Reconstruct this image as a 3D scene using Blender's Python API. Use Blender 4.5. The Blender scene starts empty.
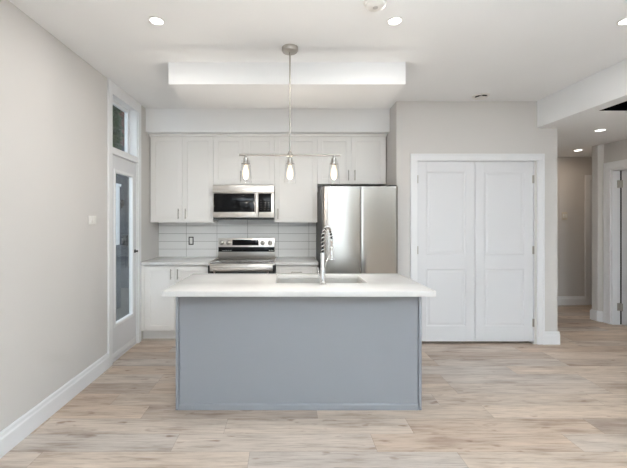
import bpy, bmesh, math, random
from mathutils import Vector, Matrix

random.seed(7)
S = bpy.context.scene
COL = S.collection
PI = math.pi

# ------------------------------------------------------------------ camera
cam_d = bpy.data.cameras.new('camera')
cam = bpy.data.objects.new('camera', cam_d)
COL.objects.link(cam)
cam.location = (0, 0, 1.4)
cam.rotation_euler = (PI / 2, 0, 0)
cam_d.sensor_width = 36
cam_d.lens = 36 * 360 / 627
cam_d.shift_x = 26.5 / 627
cam_d.shift_y = -14 / 627
cam_d.clip_start = 0.05
S.camera = cam

# ------------------------------------------------------------------ world, lights, exposure
W = bpy.data.worlds.new('world')
S.world = W
W.use_nodes = True
bg = W.node_tree.nodes['Background']
bg.inputs[0].default_value = (0.80, 0.90, 1.0, 1)
bg.inputs[1].default_value = 1.7

S.view_settings.view_transform = 'Standard'
S.view_settings.look = 'None'
S.view_settings.gamma = 1
S.view_settings.use_curve_mapping = False
S.view_settings.exposure = -0.12


def area(name, loc, rot, sx, sy, power, colour=(1, 1, 1)):
    d = bpy.data.lights.new(name, 'AREA')
    d.shape = 'RECTANGLE'
    d.size, d.size_y = sx, sy
    d.energy = power
    d.color = colour
    o = bpy.data.objects.new(name, d)
    COL.objects.link(o)
    o.location = loc
    o.rotation_euler = rot
    return o


# added area lamps outside the unseen windows, tilted up to wash the ceiling
DAY = (0.82, 0.91, 1.0)
for nm_, loc_, yaw_, w_, p_ in (('ceiling_wash_patio', (1.475, -3.70, 0.75), 0, 0.9, 460),
                                ('ceiling_wash_wide', (0.0, -3.70, 0.95), 0, 1.3, 430),
                                ('ceiling_wash_side', (4.86, -1.6, 0.95), PI / 2, 1.8, 260)):
    area(nm_, loc_, (PI / 2 + 1.075, 0, yaw_), w_, 0.5, p_, DAY).data.spread = math.radians(92)
area('reflection_fill', (1.475, -3.60, 1.25), (PI / 2, 0, 0), 0.95, 2.3, 30, DAY)  # added panel outside the patio pane, brightens its reflection in the refrigerator
LAMP_W = 7          # recessed lamps of the main ceiling
HALL_W = 3.0        # recessed lamps of the hall
BULB_W = 6        # pendant bulbs
WARM = (1.0, 0.96, 0.91)


# ------------------------------------------------------------------ materials
def srgb(r, g, b):
    def f(c):
        c /= 255
        return c / 12.92 if c <= 0.04045 else ((c + 0.055) / 1.055) ** 2.4
    return (f(r), f(g), f(b), 1)


def new_mat(name):
    m = bpy.data.materials.new(name)
    m.use_nodes = True
    nt = m.node_tree
    return m, nt, nt.nodes['Principled BSDF']


def link(nt, a, b):
    nt.links.new(a, b)


def obj_coords(nt):
    return nt.nodes.new('ShaderNodeNewGeometry').outputs['Position']


def noise(nt, vec, scale, detail=3, rough=0.5):
    n = nt.nodes.new('ShaderNodeTexNoise')
    n.inputs['Scale'].default_value = scale
    n.inputs['Detail'].default_value = detail
    n.inputs['Roughness'].default_value = rough
    if vec is not None:
        link(nt, vec, n.inputs['Vector'])
    return n.outputs['Fac']


def mapping(nt, vec, scale=(1, 1, 1), loc=(0, 0, 0)):
    n = nt.nodes.new('ShaderNodeMapping')
    n.inputs['Scale'].default_value = scale
    n.inputs['Location'].default_value = loc
    link(nt, vec, n.inputs['Vector'])
    return n.outputs['Vector']


def math_n(nt, op, a, b=None, c=None):
    n = nt.nodes.new('ShaderNodeMath')
    n.operation = op
    for i, v in enumerate((a, b, c)):
        if v is None:
            continue
        if isinstance(v, (int, float)):
            n.inputs[i].default_value = v
        else:
            link(nt, v, n.inputs[i])
    return n.outputs[0]


def ramp(nt, fac, stops):
    n = nt.nodes.new('ShaderNodeValToRGB')
    els = n.color_ramp.elements
    while len(els) < len(stops):
        els.new(0.5)
    for e, (p, c) in zip(els, stops):
        e.position = p
        e.color = c
    link(nt, fac, n.inputs[0])
    return n.outputs[0]


def mix(nt, fac, a, b, blend='MIX'):
    n = nt.nodes.new('ShaderNodeMix')
    n.data_type = 'RGBA'
    n.blend_type = blend
    for sock, v in ((n.inputs[0], fac), (n.inputs[6], a), (n.inputs[7], b)):
        if isinstance(v, (int, float)):
            sock.default_value = v
        elif isinstance(v, tuple):
            sock.default_value = v
        else:
            link(nt, v, sock)
    return n.outputs[2]


def bump(nt, bsdf, height, strength=0.1, dist=0.01):
    n = nt.nodes.new('ShaderNodeBump')
    n.inputs['Strength'].default_value = strength
    n.inputs['Distance'].default_value = dist
    link(nt, height, n.inputs['Height'])
    link(nt, n.outputs[0], bsdf.inputs['Normal'])


def paint(name, col, rough=0.6, grain=0.03, scale=180, spec=0.5):
    m, nt, b = new_mat(name)
    p = obj_coords(nt)
    f = noise(nt, p, 2.5, 2)
    c2 = tuple(min(1, x * 1.02) for x in col[:3]) + (1,)
    c1 = tuple(x * 0.985 for x in col[:3]) + (1,)
    link(nt, mix(nt, f, c1, c2), b.inputs['Base Color'])
    b.inputs['Roughness'].default_value = rough
    b.inputs['Specular IOR Level'].default_value = spec
    bump(nt, b, noise(nt, p, scale, 2), grain, 0.002)
    return m


def plain(name, col, rough=0.5, metal=0.0, spec=0.5):
    m, nt, b = new_mat(name)
    p = obj_coords(nt)
    f = noise(nt, p, 40, 2)
    c1 = tuple(x * 0.97 for x in col[:3]) + (1,)
    c2 = tuple(min(1, x * 1.03) for x in col[:3]) + (1,)
    link(nt, mix(nt, f, c1, c2), b.inputs['Base Color'])
    b.inputs['Roughness'].default_value = rough
    b.inputs['Metallic'].default_value = metal
    b.inputs['Specular IOR Level'].default_value = spec
    return m


def brushed(name, col, rough=0.22, stretch=(2, 2, 90), var=0.08):
    m, nt, b = new_mat(name)
    p = mapping(nt, obj_coords(nt), stretch)
    f = noise(nt, p, 6, 3)
    b.inputs['Metallic'].default_value = 1
    link(nt, mix(nt, f, tuple(x * 0.96 for x in col[:3]) + (1,), col), b.inputs['Base Color'])
    link(nt, math_n(nt, 'MULTIPLY_ADD', f, var, rough - var / 2), b.inputs['Roughness'])
    return m


def glass_mat(name, tint=(1, 1, 1, 1), refl=1.0, rough=0.0, haze=0.0):
    m = bpy.data.materials.new(name)
    m.use_nodes = True
    nt = m.node_tree
    nt.nodes.remove(nt.nodes['Principled BSDF'])
    out = nt.nodes['Material Output']
    tr = nt.nodes.new('ShaderNodeBsdfTransparent')
    tr.inputs[0].default_value = tint
    gl = nt.nodes.new('ShaderNodeBsdfGlossy')
    gl.inputs['Roughness'].default_value = rough
    lw = nt.nodes.new('ShaderNodeLayerWeight')
    lw.inputs[0].default_value = 0.5
    fac = math_n(nt, 'MULTIPLY_ADD', math_n(nt, 'POWER', lw.outputs['Facing'], 4.0), 0.6, 0.04)
    mx = nt.nodes.new('ShaderNodeMixShader')
    link(nt, math_n(nt, 'MULTIPLY', fac, refl), mx.inputs[0])
    link(nt, tr.outputs[0], mx.inputs[1])
    link(nt, gl.outputs[0], mx.inputs[2])
    if haze > 0:
        tl = nt.nodes.new('ShaderNodeBsdfTranslucent')
        tl.inputs[0].default_value = (0.95, 0.95, 0.95, 1)
        m2 = nt.nodes.new('ShaderNodeMixShader')
        m2.inputs[0].default_value = haze
        link(nt, mx.outputs[0], m2.inputs[1])
        link(nt, tl.outputs[0], m2.inputs[2])
        link(nt, m2.outputs[0], out.inputs[0])
    else:
        link(nt, mx.outputs[0], out.inputs[0])
    return m


def emit(name, col, strength, base=0.9):
    m, nt, b = new_mat(name)
    b.inputs['Base Color'].default_value = (base, base, base, 1)
    b.inputs['Emission Color'].default_value = col
    b.inputs['Emission Strength'].default_value = strength
    return m


def floor_mat():
    m, nt, b = new_mat('oak_planks')
    p = obj_coords(nt)
    sep = nt.nodes.new('ShaderNodeSeparateXYZ')
    link(nt, p, sep.inputs[0])
    X, Y = sep.outputs[0], sep.outputs[1]
    PW, PL = 0.182, 1.25
    v = math_n(nt, 'DIVIDE', math_n(nt, 'ADD', Y, 20.03), PW)
    row = math_n(nt, 'FLOOR', v)
    wn = nt.nodes.new('ShaderNodeTexWhiteNoise')
    wn.noise_dimensions = '1D'
    link(nt, row, wn.inputs['W'])
    u = math_n(nt, 'ADD', math_n(nt, 'DIVIDE', X, PL), math_n(nt, 'MULTIPLY', wn.outputs['Value'], 7.3))
    colm = math_n(nt, 'FLOOR', u)
    comb = nt.nodes.new('ShaderNodeCombineXYZ')
    link(nt, row, comb.inputs[0])
    link(nt, colm, comb.inputs[1])
    wn2 = nt.nodes.new('ShaderNodeTexWhiteNoise')
    wn2.noise_dimensions = '3D'
    link(nt, comb.outputs[0], wn2.inputs['Vector'])
    rnd = wn2.outputs['Value']
    # shift the grain per plank
    comb2 = nt.nodes.new('ShaderNodeCombineXYZ')
    link(nt, math_n(nt, 'ADD', X, math_n(nt, 'MULTIPLY', rnd, 37)), comb2.inputs[0])
    link(nt, Y, comb2.inputs[1])
    link(nt, math_n(nt, 'MULTIPLY', rnd, 11), comb2.inputs[2])
    g = comb2.outputs[0]
    broad = noise(nt, mapping(nt, g, (1.3, 7, 1)), 1.6, 4, 0.55)
    fine = noise(nt, mapping(nt, g, (2.2, 34, 1)), 2.0, 6, 0.7)
    knot = noise(nt, mapping(nt, g, (5.0, 13, 1)), 1.5, 2, 0.4)
    base = ramp(nt, rnd, [(0.0, srgb(*FL[0])), (0.28, srgb(*FL[1])), (0.5, srgb(*FL[2])),
                          (0.75, srgb(*FL[3])), (1.0, srgb(*FL[4]))])
    tone = ramp(nt, broad, [(0.30, (0.66, 0.60, 0.56, 1)), (0.46, (0.94, 0.93, 0.92, 1)), (0.68, (1.10, 1.09, 1.08, 1))])
    c = mix(nt, 1.0, base, tone, 'MULTIPLY')
    tone2 = ramp(nt, fine, [(0.32, (0.70, 0.65, 0.61, 1)), (0.50, (0.98, 0.97, 0.97, 1)), (0.72, (1.12, 1.12, 1.12, 1))])
    c = mix(nt, 1.0, c, tone2, 'MULTIPLY')
    kn = ramp(nt, knot, [(0.66, (1, 1, 1, 1)), (0.78, (0.50, 0.40, 0.34, 1))])
    c = mix(nt, 0.9, c, kn, 'MULTIPLY')
    # seams
    fv = math_n(nt, 'FRACT', v)
    fu = math_n(nt, 'FRACT', u)
    sv = math_n(nt, 'LESS_THAN', fv, 0.016)
    su = math_n(nt, 'LESS_THAN', fu, 0.0022)
    seam = math_n(nt, 'MAXIMUM', sv, su)
    c = mix(nt, math_n(nt, 'MULTIPLY', seam, 0.45), c, srgb(110, 88, 72))
    link(nt, c, b.inputs['Base Color'])
    link(nt, math_n(nt, 'MULTIPLY_ADD', fine, 0.2, 0.34), b.inputs['Roughness'])
    b.inputs['Specular IOR Level'].default_value = 0.4
    h = math_n(nt, 'SUBTRACT', math_n(nt, 'MULTIPLY', fine, 0.3), seam)
    bump(nt, b, h, 0.12, 0.002)
    return m


FL = [(174, 158, 145), (207, 191, 175), (192, 184, 177), (212, 194, 176), (188, 168, 151)]


def tile_mat():
    m, nt, b = new_mat('stacked_white_tile')
    p = obj_coords(nt)
    sep = nt.nodes.new('ShaderNodeSeparateXYZ')
    link(nt, p, sep.inputs[0])
    # photo grout columns at X = -1.34 + n*0.406 ; rows of 0.1015 from the counter up
    u = math_n(nt, 'FRACT', math_n(nt, 'DIVIDE', math_n(nt, 'ADD', sep.outputs[0], 1.336 + 4.06), 0.406))
    v = math_n(nt, 'FRACT', math_n(nt, 'DIVIDE', math_n(nt, 'SUBTRACT', sep.outputs[2], 0.910), 0.1025))
    gu = math_n(nt, 'LESS_THAN', u, 0.0095)
    gv = math_n(nt, 'LESS_THAN', v, 0.040)
    g = math_n(nt, 'MAXIMUM', gu, gv)
    link(nt, mix(nt, g, srgb(240, 240, 239), srgb(140, 138, 134)), b.inputs['Base Color'])
    link(nt, math_n(nt, 'MULTIPLY_ADD', g, 0.6, 0.12), b.inputs['Roughness'])
    bump(nt, b, math_n(nt, 'SUBTRACT', 1.0, g), 0.3, 0.002)
    return m


def quartz_mat():
    m, nt, b = new_mat('white_quartz')
    p = obj_coords(nt)
    f = noise(nt, p, 3, 6, 0.6)
    c = ramp(nt, f, [(0.35, srgb(212, 210, 208)), (0.6, srgb(221, 220, 218))])
    f2 = noise(nt, p, 160, 2)
    c = mix(nt, ramp(nt, f2, [(0.6, (0, 0, 0, 1)), (0.75, (0.25, 0.25, 0.25, 1))]), c, srgb(205, 198, 190))
    link(nt, c, b.inputs['Base Color'])
    b.inputs['Roughness'].default_value = 0.16
    return m


def siding_mat():
    m, nt, b = new_mat('blue_grey_siding')
    p = obj_coords(nt)
    sep = nt.nodes.new('ShaderNodeSeparateXYZ')
    link(nt, p, sep.inputs[0])
    f = math_n(nt, 'FRACT', math_n(nt, 'DIVIDE', sep.outputs[0], 0.15))
    g = math_n(nt, 'LESS_THAN', f, 0.12)
    n = noise(nt, p, 5, 3)
    c = mix(nt, n, srgb(70, 75, 83), srgb(86, 91, 99))
    link(nt, mix(nt, math_n(nt, 'MULTIPLY', g, 0.6), c, srgb(48, 52, 60)), b.inputs['Base Color'])
    b.inputs['Roughness'].default_value = 0.7
    return m


def brick_mat():
    m, nt, b = new_mat('red_brick')
    t = nt.nodes.new('ShaderNodeTexBrick')
    t.inputs['Color1'].default_value = srgb(128, 76, 60)
    t.inputs['Color2'].default_value = srgb(104, 60, 48)
    t.inputs['Mortar'].default_value = srgb(140, 128, 118)
    t.inputs['Scale'].default_value = 4
    tc = nt.nodes.new('ShaderNodeTexCoord')
    mp = nt.nodes.new('ShaderNodeMapping')
    mp.inputs['Rotation'].default_value = (PI / 2, 0, 0)
    link(nt, tc.outputs['Object'], mp.inputs['Vector'])
    link(nt, mp.outputs[0], t.inputs['Vector'])
    link(nt, t.outputs[0], b.inputs['Base Color'])
    b.inputs['Roughness'].default_value = 0.9
    return m


def leaf_mat():
    m, nt, b = new_mat('leaf_green')
    f = noise(nt, obj_coords(nt), 3, 3)
    link(nt, ramp(nt, f, [(0.3, srgb(22, 44, 20)), (0.7, srgb(62, 96, 44))]), b.inputs['Base Color'])
    b.inputs['Roughness'].default_value = 0.6
    return m


M_WALL = paint('greige_wall_paint', srgb(213, 210, 207), 0.75)
M_REAR = paint('darkened_rear_wall', srgb(150, 141, 131), 0.75)  # unseen rear wall, toned down to dim its reflection in the refrigerator
M_CEIL = paint('white_ceiling_paint', srgb(243, 244, 245), 0.85)
M_TRIM = paint('white_trim_paint', srgb(238, 239, 241), 0.4, 0.01)
M_CAB = paint('white_cabinet_lacquer', srgb(243, 241, 238), 0.38, 0.005)
M_DOOR = paint('white_door_paint', srgb(226, 227, 230), 0.42, 0.01)
M_ISL = paint('grey_blue_cabinet_paint', srgb(137, 139, 144), 0.42, 0.01)
M_FLOOR = floor_mat()
M_TILE = tile_mat()
M_QUARTZ = quartz_mat()
M_STEEL = brushed('brushed_steel', (0.70, 0.665, 0.63, 1), 0.32)
M_FRIDGE = brushed('fridge_steel', (0.34, 0.315, 0.288, 1), 0.20, (60, 60, 1.0), 0.03)
_nt = M_FRIDGE.node_tree
_b = _nt.nodes['Principled BSDF']
_tg = _nt.nodes.new('ShaderNodeTangent')
_tg.direction_type = 'RADIAL'
_tg.axis = 'Z'
_nt.links.new(_tg.outputs[0], _b.inputs['Tangent'])
_b.inputs['Anisotropic'].default_value = 0.85
_b.inputs['Anisotropic Rotation'].default_value = 0.25
M_NICKEL = brushed('satin_nickel', (0.44, 0.41, 0.375, 1), 0.30, (9, 9, 9))
M_CHROME = brushed('polished_steel', (0.74, 0.73, 0.72, 1), 0.12, (9, 9, 9), 0.04)
M_SINK = brushed('sink_steel', (0.80, 0.79, 0.77, 1), 0.38, (30, 3, 3), 0.06)
M_BLACKGL = plain('black_glass', (0.006, 0.006, 0.007, 1), 0.06, 0, 0.2)
M_BLACK = plain('black_enamel', (0.012, 0.012, 0.012, 1), 0.35)
M_DARK = plain('dark_grey_side', (0.05, 0.048, 0.046, 1), 0.5)
M_RUBBER = plain('black_hose', (0.01, 0.01, 0.01, 1), 0.5)
M_GREYPL = plain('grey_plastic', srgb(120, 118, 116), 0.5)
M_LIGHTPL = plain('light_grey_plastic', srgb(196, 192, 188), 0.5)
M_WHITEPL = plain('white_plastic', srgb(236, 234, 230), 0.4)
M_BEIGEPL = plain('ivory_plastic', srgb(222, 214, 200), 0.4)
M_COOKTOP = plain('ceramic_cooktop', (0.16, 0.15, 0.14, 1), 0.07, 0, 0.8)
M_GLASS = glass_mat('clear_glass', (0.96, 0.98, 0.98, 1), 0.8)
M_SHADE = glass_mat('lamp_glass', (0.97, 0.97, 0.97, 1), 0.35, 0.03, 0.0012)
M_LED = emit('led_diffuser', (1, 0.97, 0.92, 1), 9)
M_BULB = emit('warm_bulb', (1.0, 0.86, 0.64, 1), 1.7, 0.03)
M_FILAMENT = emit('warm_filament', (1.0, 0.83, 0.55, 1), 30)
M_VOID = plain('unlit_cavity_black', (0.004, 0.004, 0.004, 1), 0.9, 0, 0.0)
M_SIDING = siding_mat()
M_BRICK = brick_mat()
M_LEAF = leaf_mat()
M_BARK = paint('tree_bark', srgb(92, 78, 66), 0.9, 0.4, 30)
M_GROUND = paint('gravel_ground', srgb(100, 99, 97), 0.95, 0.5, 40)
M_STONE = paint('grey_stone', srgb(96, 100, 106), 0.9, 0.3, 20)


# ------------------------------------------------------------------ mesh helpers
def box(bm, x0, x1, y0, y1, z0, z1, bev=0.0, seg=2):
    vs = [bm.verts.new((x, y, z)) for x in (x0, x1) for y in (y0, y1) for z in (z0, z1)]
    idx = [(0, 1, 3, 2), (4, 6, 7, 5), (0, 4, 5, 1), (2, 3, 7, 6), (0, 2, 6, 4), (1, 5, 7, 3)]
    fs = [bm.faces.new([vs[i] for i in f]) for f in idx]
    if bev > 0:
        es = list({e for f in fs for e in f.edges})
        bmesh.ops.bevel(bm, geom=es, offset=bev, segments=seg, profile=0.5, affect='EDGES')


def prism(bm, pts, axis, a0, a1):
    """extrude a closed outline along an axis; pts are 2-D in the other two axes (cyclic order)"""
    def mk(p, a):
        if axis == 'x':
            return (a, p[0], p[1])
        if axis == 'y':
            return (p[0], a, p[1])
        return (p[0], p[1], a)
    lo = [bm.verts.new(mk(p, a0)) for p in pts]
    hi = [bm.verts.new(mk(p, a1)) for p in pts]
    n = len(pts)
    bm.faces.new(lo)
    bm.faces.new(list(reversed(hi)))
    for i in range(n):
        j = (i + 1) % n
        bm.faces.new((lo[i], hi[i], hi[j], lo[j]))


def lathe(bm, prof, c=(0, 0, 0), n=32, axis='z', cap=True):
    """prof: list of (radius, height)"""
    rings = []
    for r, h in prof:
        ring = []
        for i in range(n):
            a = 2 * PI * i / n
            p = (r * math.cos(a), r * math.sin(a), h)
            if axis == 'y':
                p = (p[0], p[2], p[1])
            elif axis == 'x':
                p = (p[2], p[0], p[1])
            ring.append(bm.verts.new((c[0] + p[0], c[1] + p[1], c[2] + p[2])))
        rings.append(ring)
    for a, b in zip(rings, rings[1:]):
        for i in range(n):
            j = (i + 1) % n
            bm.faces.new((a[i], a[j], b[j], b[i]))
    if cap:
        bm.faces.new(list(reversed(rings[0])))
        bm.faces.new(rings[-1])


def tube(bm, pts, r, n=12, cap=True):
    pts = [Vector(p) for p in pts]
    rings = []
    up = None
    for i, p in enumerate(pts):
        if i == 0:
            t = pts[1] - p
        elif i == len(pts) - 1:
            t = p - pts[i - 1]
        else:
            t = pts[i + 1] - pts[i - 1]
        t.normalize()
        if up is None:
            up = Vector((0, 0, 1)) if abs(t.z) < 0.9 else Vector((1, 0, 0))
        s = t.cross(up)
        if s.length < 1e-6:
            s = t.orthogonal()
        s.normalize()
        up = s.cross(t).normalized()
        rr = r[i] if isinstance(r, (list, tuple)) else r
        rings.append([bm.verts.new(p + s * (rr * math.cos(2 * PI * k / n)) + up * (rr * math.sin(2 * PI * k / n))) for k in range(n)])
    for a, b in zip(rings, rings[1:]):
        for i in range(n):
            j = (i + 1) % n
            bm.faces.new((a[i], a[j], b[j], b[i]))
    if cap:
        bm.faces.new(list(reversed(rings[0])))
        bm.faces.new(rings[-1])


def wloc(o):
    v = Vector((0, 0, 0))
    while o is not None:
        v += o.location
        o = o.parent
    return v


def finish(name, bm, mat, parent=None, smooth=False, label=None):
    """geometry is given in world coordinates; it becomes local to the parent (or to its own base point)"""
    bmesh.ops.recalc_face_normals(bm, faces=bm.faces[:])
    me = bpy.data.meshes.new(name)
    if parent is not None:
        off = wloc(parent)
        loc = None
    else:
        xs = [v.co for v in bm.verts]
        off = Vector(((min(c.x for c in xs) + max(c.x for c in xs)) / 2, (min(c.y for c in xs) + max(c.y for c in xs)) / 2, min(c.z for c in xs)))
        loc = off
    for v in bm.verts:
        v.co -= off
    bm.to_mesh(me)
    bm.free()
    me.materials.append(mat)
    if smooth:
        for f in me.polygons:
            f.use_smooth = True
        try:
            me.set_sharp_from_angle(angle=math.radians(40))
        except Exception:
            pass
    o = bpy.data.objects.new(name, me)
    COL.objects.link(o)
    if parent is not None:
        o.parent = parent
    else:
        o.location = loc
    if label:
        o['label'] = label
    return o


def thing(name, label, cat, loc, group=None, kind='thing'):
    o = bpy.data.objects.new(name, None)
    o.empty_display_size = 0.1
    COL.objects.link(o)
    o.location = loc
    o['label'] = label
    o['category'] = cat
    o['kind'] = kind
    if group:
        o['group'] = group
    return o


def tag(o, label, cat, group=None, kind='thing'):
    o['label'] = label
    o['category'] = cat
    o['kind'] = kind
    if group:
        o['group'] = group
    return o


def struct(name, bm, mat, label=None, cat=None):
    o = finish(name, bm, mat)
    o['kind'] = 'structure'
    if label:
        o['label'] = label
    o['category'] = cat or name.split('_')[0]
    return o


def part_box(name, mat, parent, *a, bev=0.0, label=None):
    bm = bmesh.new()
    box(bm, *a, bev)
    return finish(name, bm, mat, parent, smooth=bev > 0, label=label)


# ------------------------------------------------------------------ room constants
XL = -1.70          # left wall face
YK = 4.78           # kitchen wall face
YC = 4.06           # closet wall face
XC0, XC1 = 1.236, 3.05
XR = 4.35           # hall right wall face
YH = 5.93           # hall end wall face
ZC = 2.74
ZH = 2.44
YB = -3.2           # wall behind the camera
XE = 5.6

# floor
bm = bmesh.new()
box(bm, XL - 0.2, XE + 0.2, YB - 0.2, YH + 0.2, -0.08, 0)
struct('floor', bm, M_FLOOR, 'light oak wood plank floor running through kitchen and hall')

# ceiling
bm = bmesh.new()
box(bm, XL - 0.2, XE + 0.2, YB - 0.2, YH + 0.2, ZC, ZC + 0.1)
struct('ceiling', bm, M_CEIL, 'flat white painted main ceiling')

# lowered hall ceiling with an open hatch
HX0, HX1, HY0, HY1 = 2.968, 3.9, 2.2, 3.43
bm = bmesh.new()
box(bm, 2.822, HX0, YB, YC, ZH, ZC)
box(bm, HX0, XR, YB, HY0, ZH, ZC)
box(bm, HX1, XR, HY0, HY1, ZH, ZC)
box(bm, HX0, XR, HY1, YC, ZH, ZC)
box(bm, XC1, XE, YC, YH, ZH, ZC)
struct('ceiling_hall', bm, M_CEIL, 'lowered white ceiling over the hall with an open black hatch')
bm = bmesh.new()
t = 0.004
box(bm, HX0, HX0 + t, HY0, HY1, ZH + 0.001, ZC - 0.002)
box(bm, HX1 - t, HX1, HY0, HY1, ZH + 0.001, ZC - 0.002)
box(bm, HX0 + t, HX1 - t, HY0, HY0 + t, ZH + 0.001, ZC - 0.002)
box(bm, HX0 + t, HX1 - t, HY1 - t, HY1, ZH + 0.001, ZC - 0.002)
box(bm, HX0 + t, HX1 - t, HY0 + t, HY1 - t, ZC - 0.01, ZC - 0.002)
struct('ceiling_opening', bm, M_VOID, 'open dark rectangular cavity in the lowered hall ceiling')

# left wall with the door / transom opening
DY0, DY1 = 3.475, 4.09
bm = bmesh.new()
WT = 0.13           # wall thickness; the glass door sits at its outer face
box(bm, XL - WT, XL, YB, DY0, 0, ZC)
box(bm, XL - 0.056, XL, DY1, YK + 0.15, 0, 2.05)
box(bm, XL - WT, XL, DY1, YK + 0.15, 2.05, ZC)
box(bm, XL - WT, XL, DY0, DY1, 2.66, ZC)
struct('wall_left', bm, M_WALL, 'plain greige painted wall on the left side')

bm = bmesh.new()
box(bm, XL, XC0 - 0.0, YK, YK + 0.15, 0, ZC)
struct('wall_back', bm, M_WALL, 'greige wall behind the kitchen cabinets')

# bulkheads
bm = bmesh.new()
box(bm, XL, XC0, 4.33, YK, 2.46, ZC)
struct('wall_bulkhead', bm, M_CEIL, 'white bulkhead above the upper kitchen cabinets')
bm = bmesh.new()
box(bm, -1.007, 1.009, 3.06, 3.69, 2.553, ZC)
struct('ceiling_soffit', bm, M_CEIL, 'white boxed soffit hanging below the ceiling behind the pendant')

# closet walls
OX0, OX1, OZ = 1.46, 2.79, 2.07
bm = bmesh.new()
box(bm, XC0, OX0, YC, YC + 0.12, 0, ZC)
box(bm, OX1, XC1, YC, YC + 0.12, 0, ZC)
box(bm, OX0, OX1, YC, YC + 0.12, OZ, ZC)
box(bm, XC0, XC0 + 0.12, YC + 0.12, YK + 0.15, 0, ZC)
box(bm, XC1 - 0.12, XC1, YC + 0.12, YH, 0, ZC)
box(bm, XC0 + 0.12, XC1 - 0.12, YK, YK + 0.12, 0, ZC)
struct('wall_closet', bm, M_WALL, 'greige wall around the white closet doors')

# hall walls
bm = bmesh.new()
box(bm, XC1 - 0.12, XE, YH, YH + 0.15, 0, ZC)
struct('wall_hall', bm, M_WALL, 'shaded beige wall at the end of the hall')
RD0, RD1, RZ = 4.03, 4.83, 2.08     # door opening in the right wall
bm = bmesh.new()
SW0, SW1, SWZ0, SWZ1 = -2.55, -0.65, 0.70, 2.20
box(bm, XR, XR + 0.16, YB, SW0, 0, ZH)
box(bm, XR, XR + 0.16, SW1, RD0, 0, ZH)
box(bm, XR, XR + 0.16, SW0, SW1, 0, SWZ0)
box(bm, XR, XR + 0.16, SW0, SW1, SWZ1, ZH)
box(bm, XR, XR + 0.16, RD1, 4.94, 0, ZH)
box(bm, XR, XR + 0.16, RD0, RD1, RZ, ZH)
prism(bm, [(XR, 4.94), (4.302, 4.985), (4.302, 5.08), (XR + 0.16, 5.08), (XR + 0.16, 4.94)], 'z', 0, ZH)
struct('wall_right', bm, M_WALL, 'greige wall with a white door on the right')
bm = bmesh.new()
box(bm, XE, XE + 0.15, 2.0, YH + 0.15, 0, ZC)
box(bm, XR + 0.16, XE, 1.9, 2.0, 0, ZC)
box(bm, XR + 0.16, XE, 4.94, 5.08, 0, ZH)
struct('wall_outer', bm, M_WALL)

# wall behind the camera, with three glazed openings
rear = [(1.0, 1.95, 0.06, 2.4), (-0.7, 0.7, 0.70, 2.20)]
bm = bmesh.new()
xs = [XL - 0.2, -0.7, 0.7, 1.0, 1.95, XE]
op = {(-0.7, 0.7): (0.70, 2.20), (1.0, 1.95): (0.06, 2.4)}
for a, b_ in zip(xs, xs[1:]):
    if (a, b_) in op:
        z0, z1 = op[(a, b_)]
        box(bm, a, b_, YB - 0.2, YB, 0, z0)
        box(bm, a, b_, YB - 0.2, YB, z1, ZC)
    else:
        box(bm, a, b_, YB - 0.2, YB, 0, ZC)
struct('wall_rear', bm, M_REAR)
for i, (x0, x1, z0, z1) in enumerate(rear):
    bm = bmesh.new()
    f = 0.05
    yA, yB_ = YB - 0.14, YB - 0.07
    box(bm, x0, x0 + f, yA, yB_, z0, z1)
    box(bm, x1 - f, x1, yA, yB_, z0, z1)
    box(bm, x0 + f, x1 - f, yA, yB_, z0, z0 + f)
    box(bm, x0 + f, x1 - f, yA, yB_, z1 - f, z1)
    if i:
        xm = (x0 + x1) / 2
        box(bm, xm - 0.02, xm + 0.02, yA, yB_, z0 + f, z1 - f)
    w = struct('window_%d' % (i + 2), bm, M_TRIM)
    part_box('pane', M_GLASS, w, x0 + f, x1 - f, YB - 0.108, YB - 0.102, z0 + f, z1 - f)


bm = bmesh.new()
f = 0.05
xA, xB = XR + 0.06, XR + 0.13
ym = (SW0 + SW1) / 2
for (a, b_) in ((SW0, SW0 + f), (ym - f / 2, ym + f / 2), (SW1 - f, SW1)):
    box(bm, xA, xB, a, b_, SWZ0, SWZ1)
for (a, b_) in ((SW0 + f, ym - f / 2), (ym + f / 2, SW1 - f)):
    box(bm, xA, xB, a, b_, SWZ0, SWZ0 + f)
    box(bm, xA, xB, a, b_, SWZ1 - f, SWZ1)
w = struct('window_4', bm, M_TRIM)  # unseen window, added so that light reaches the left wall
part_box('pane', M_GLASS, w, XR + 0.09, XR + 0.096, SW0 + f, SW1 - f, SWZ0 + f, SWZ1 - f)


# ------------------------------------------------------------------ trim
def base_profile(d=0.018, h=0.145):
    return [(0, 0), (d, 0), (d, h * 0.72), (d * 0.72, h * 0.80), (d * 0.62, h * 0.92), (d * 0.35, h), (0, h)]


def baseboard_y(name, x, sgn, y0, y1, label=None):
    bm = bmesh.new()
    prism(bm, [(x + sgn * p[0], p[1]) for p in base_profile()], 'y', y0, y1)
    return struct(name, bm, M_TRIM, label)


def baseboard_x(name, y, x0, x1, label=None):
    bm = bmesh.new()
    prism(bm, [(y - p[0], p[1]) for p in base_profile()], 'x', x0, x1)
    return struct(name, bm, M_TRIM, label)


baseboard_y('baseboard_left', XL, 1, YB, 3.405, 'white baseboard along the left wall')
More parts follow.
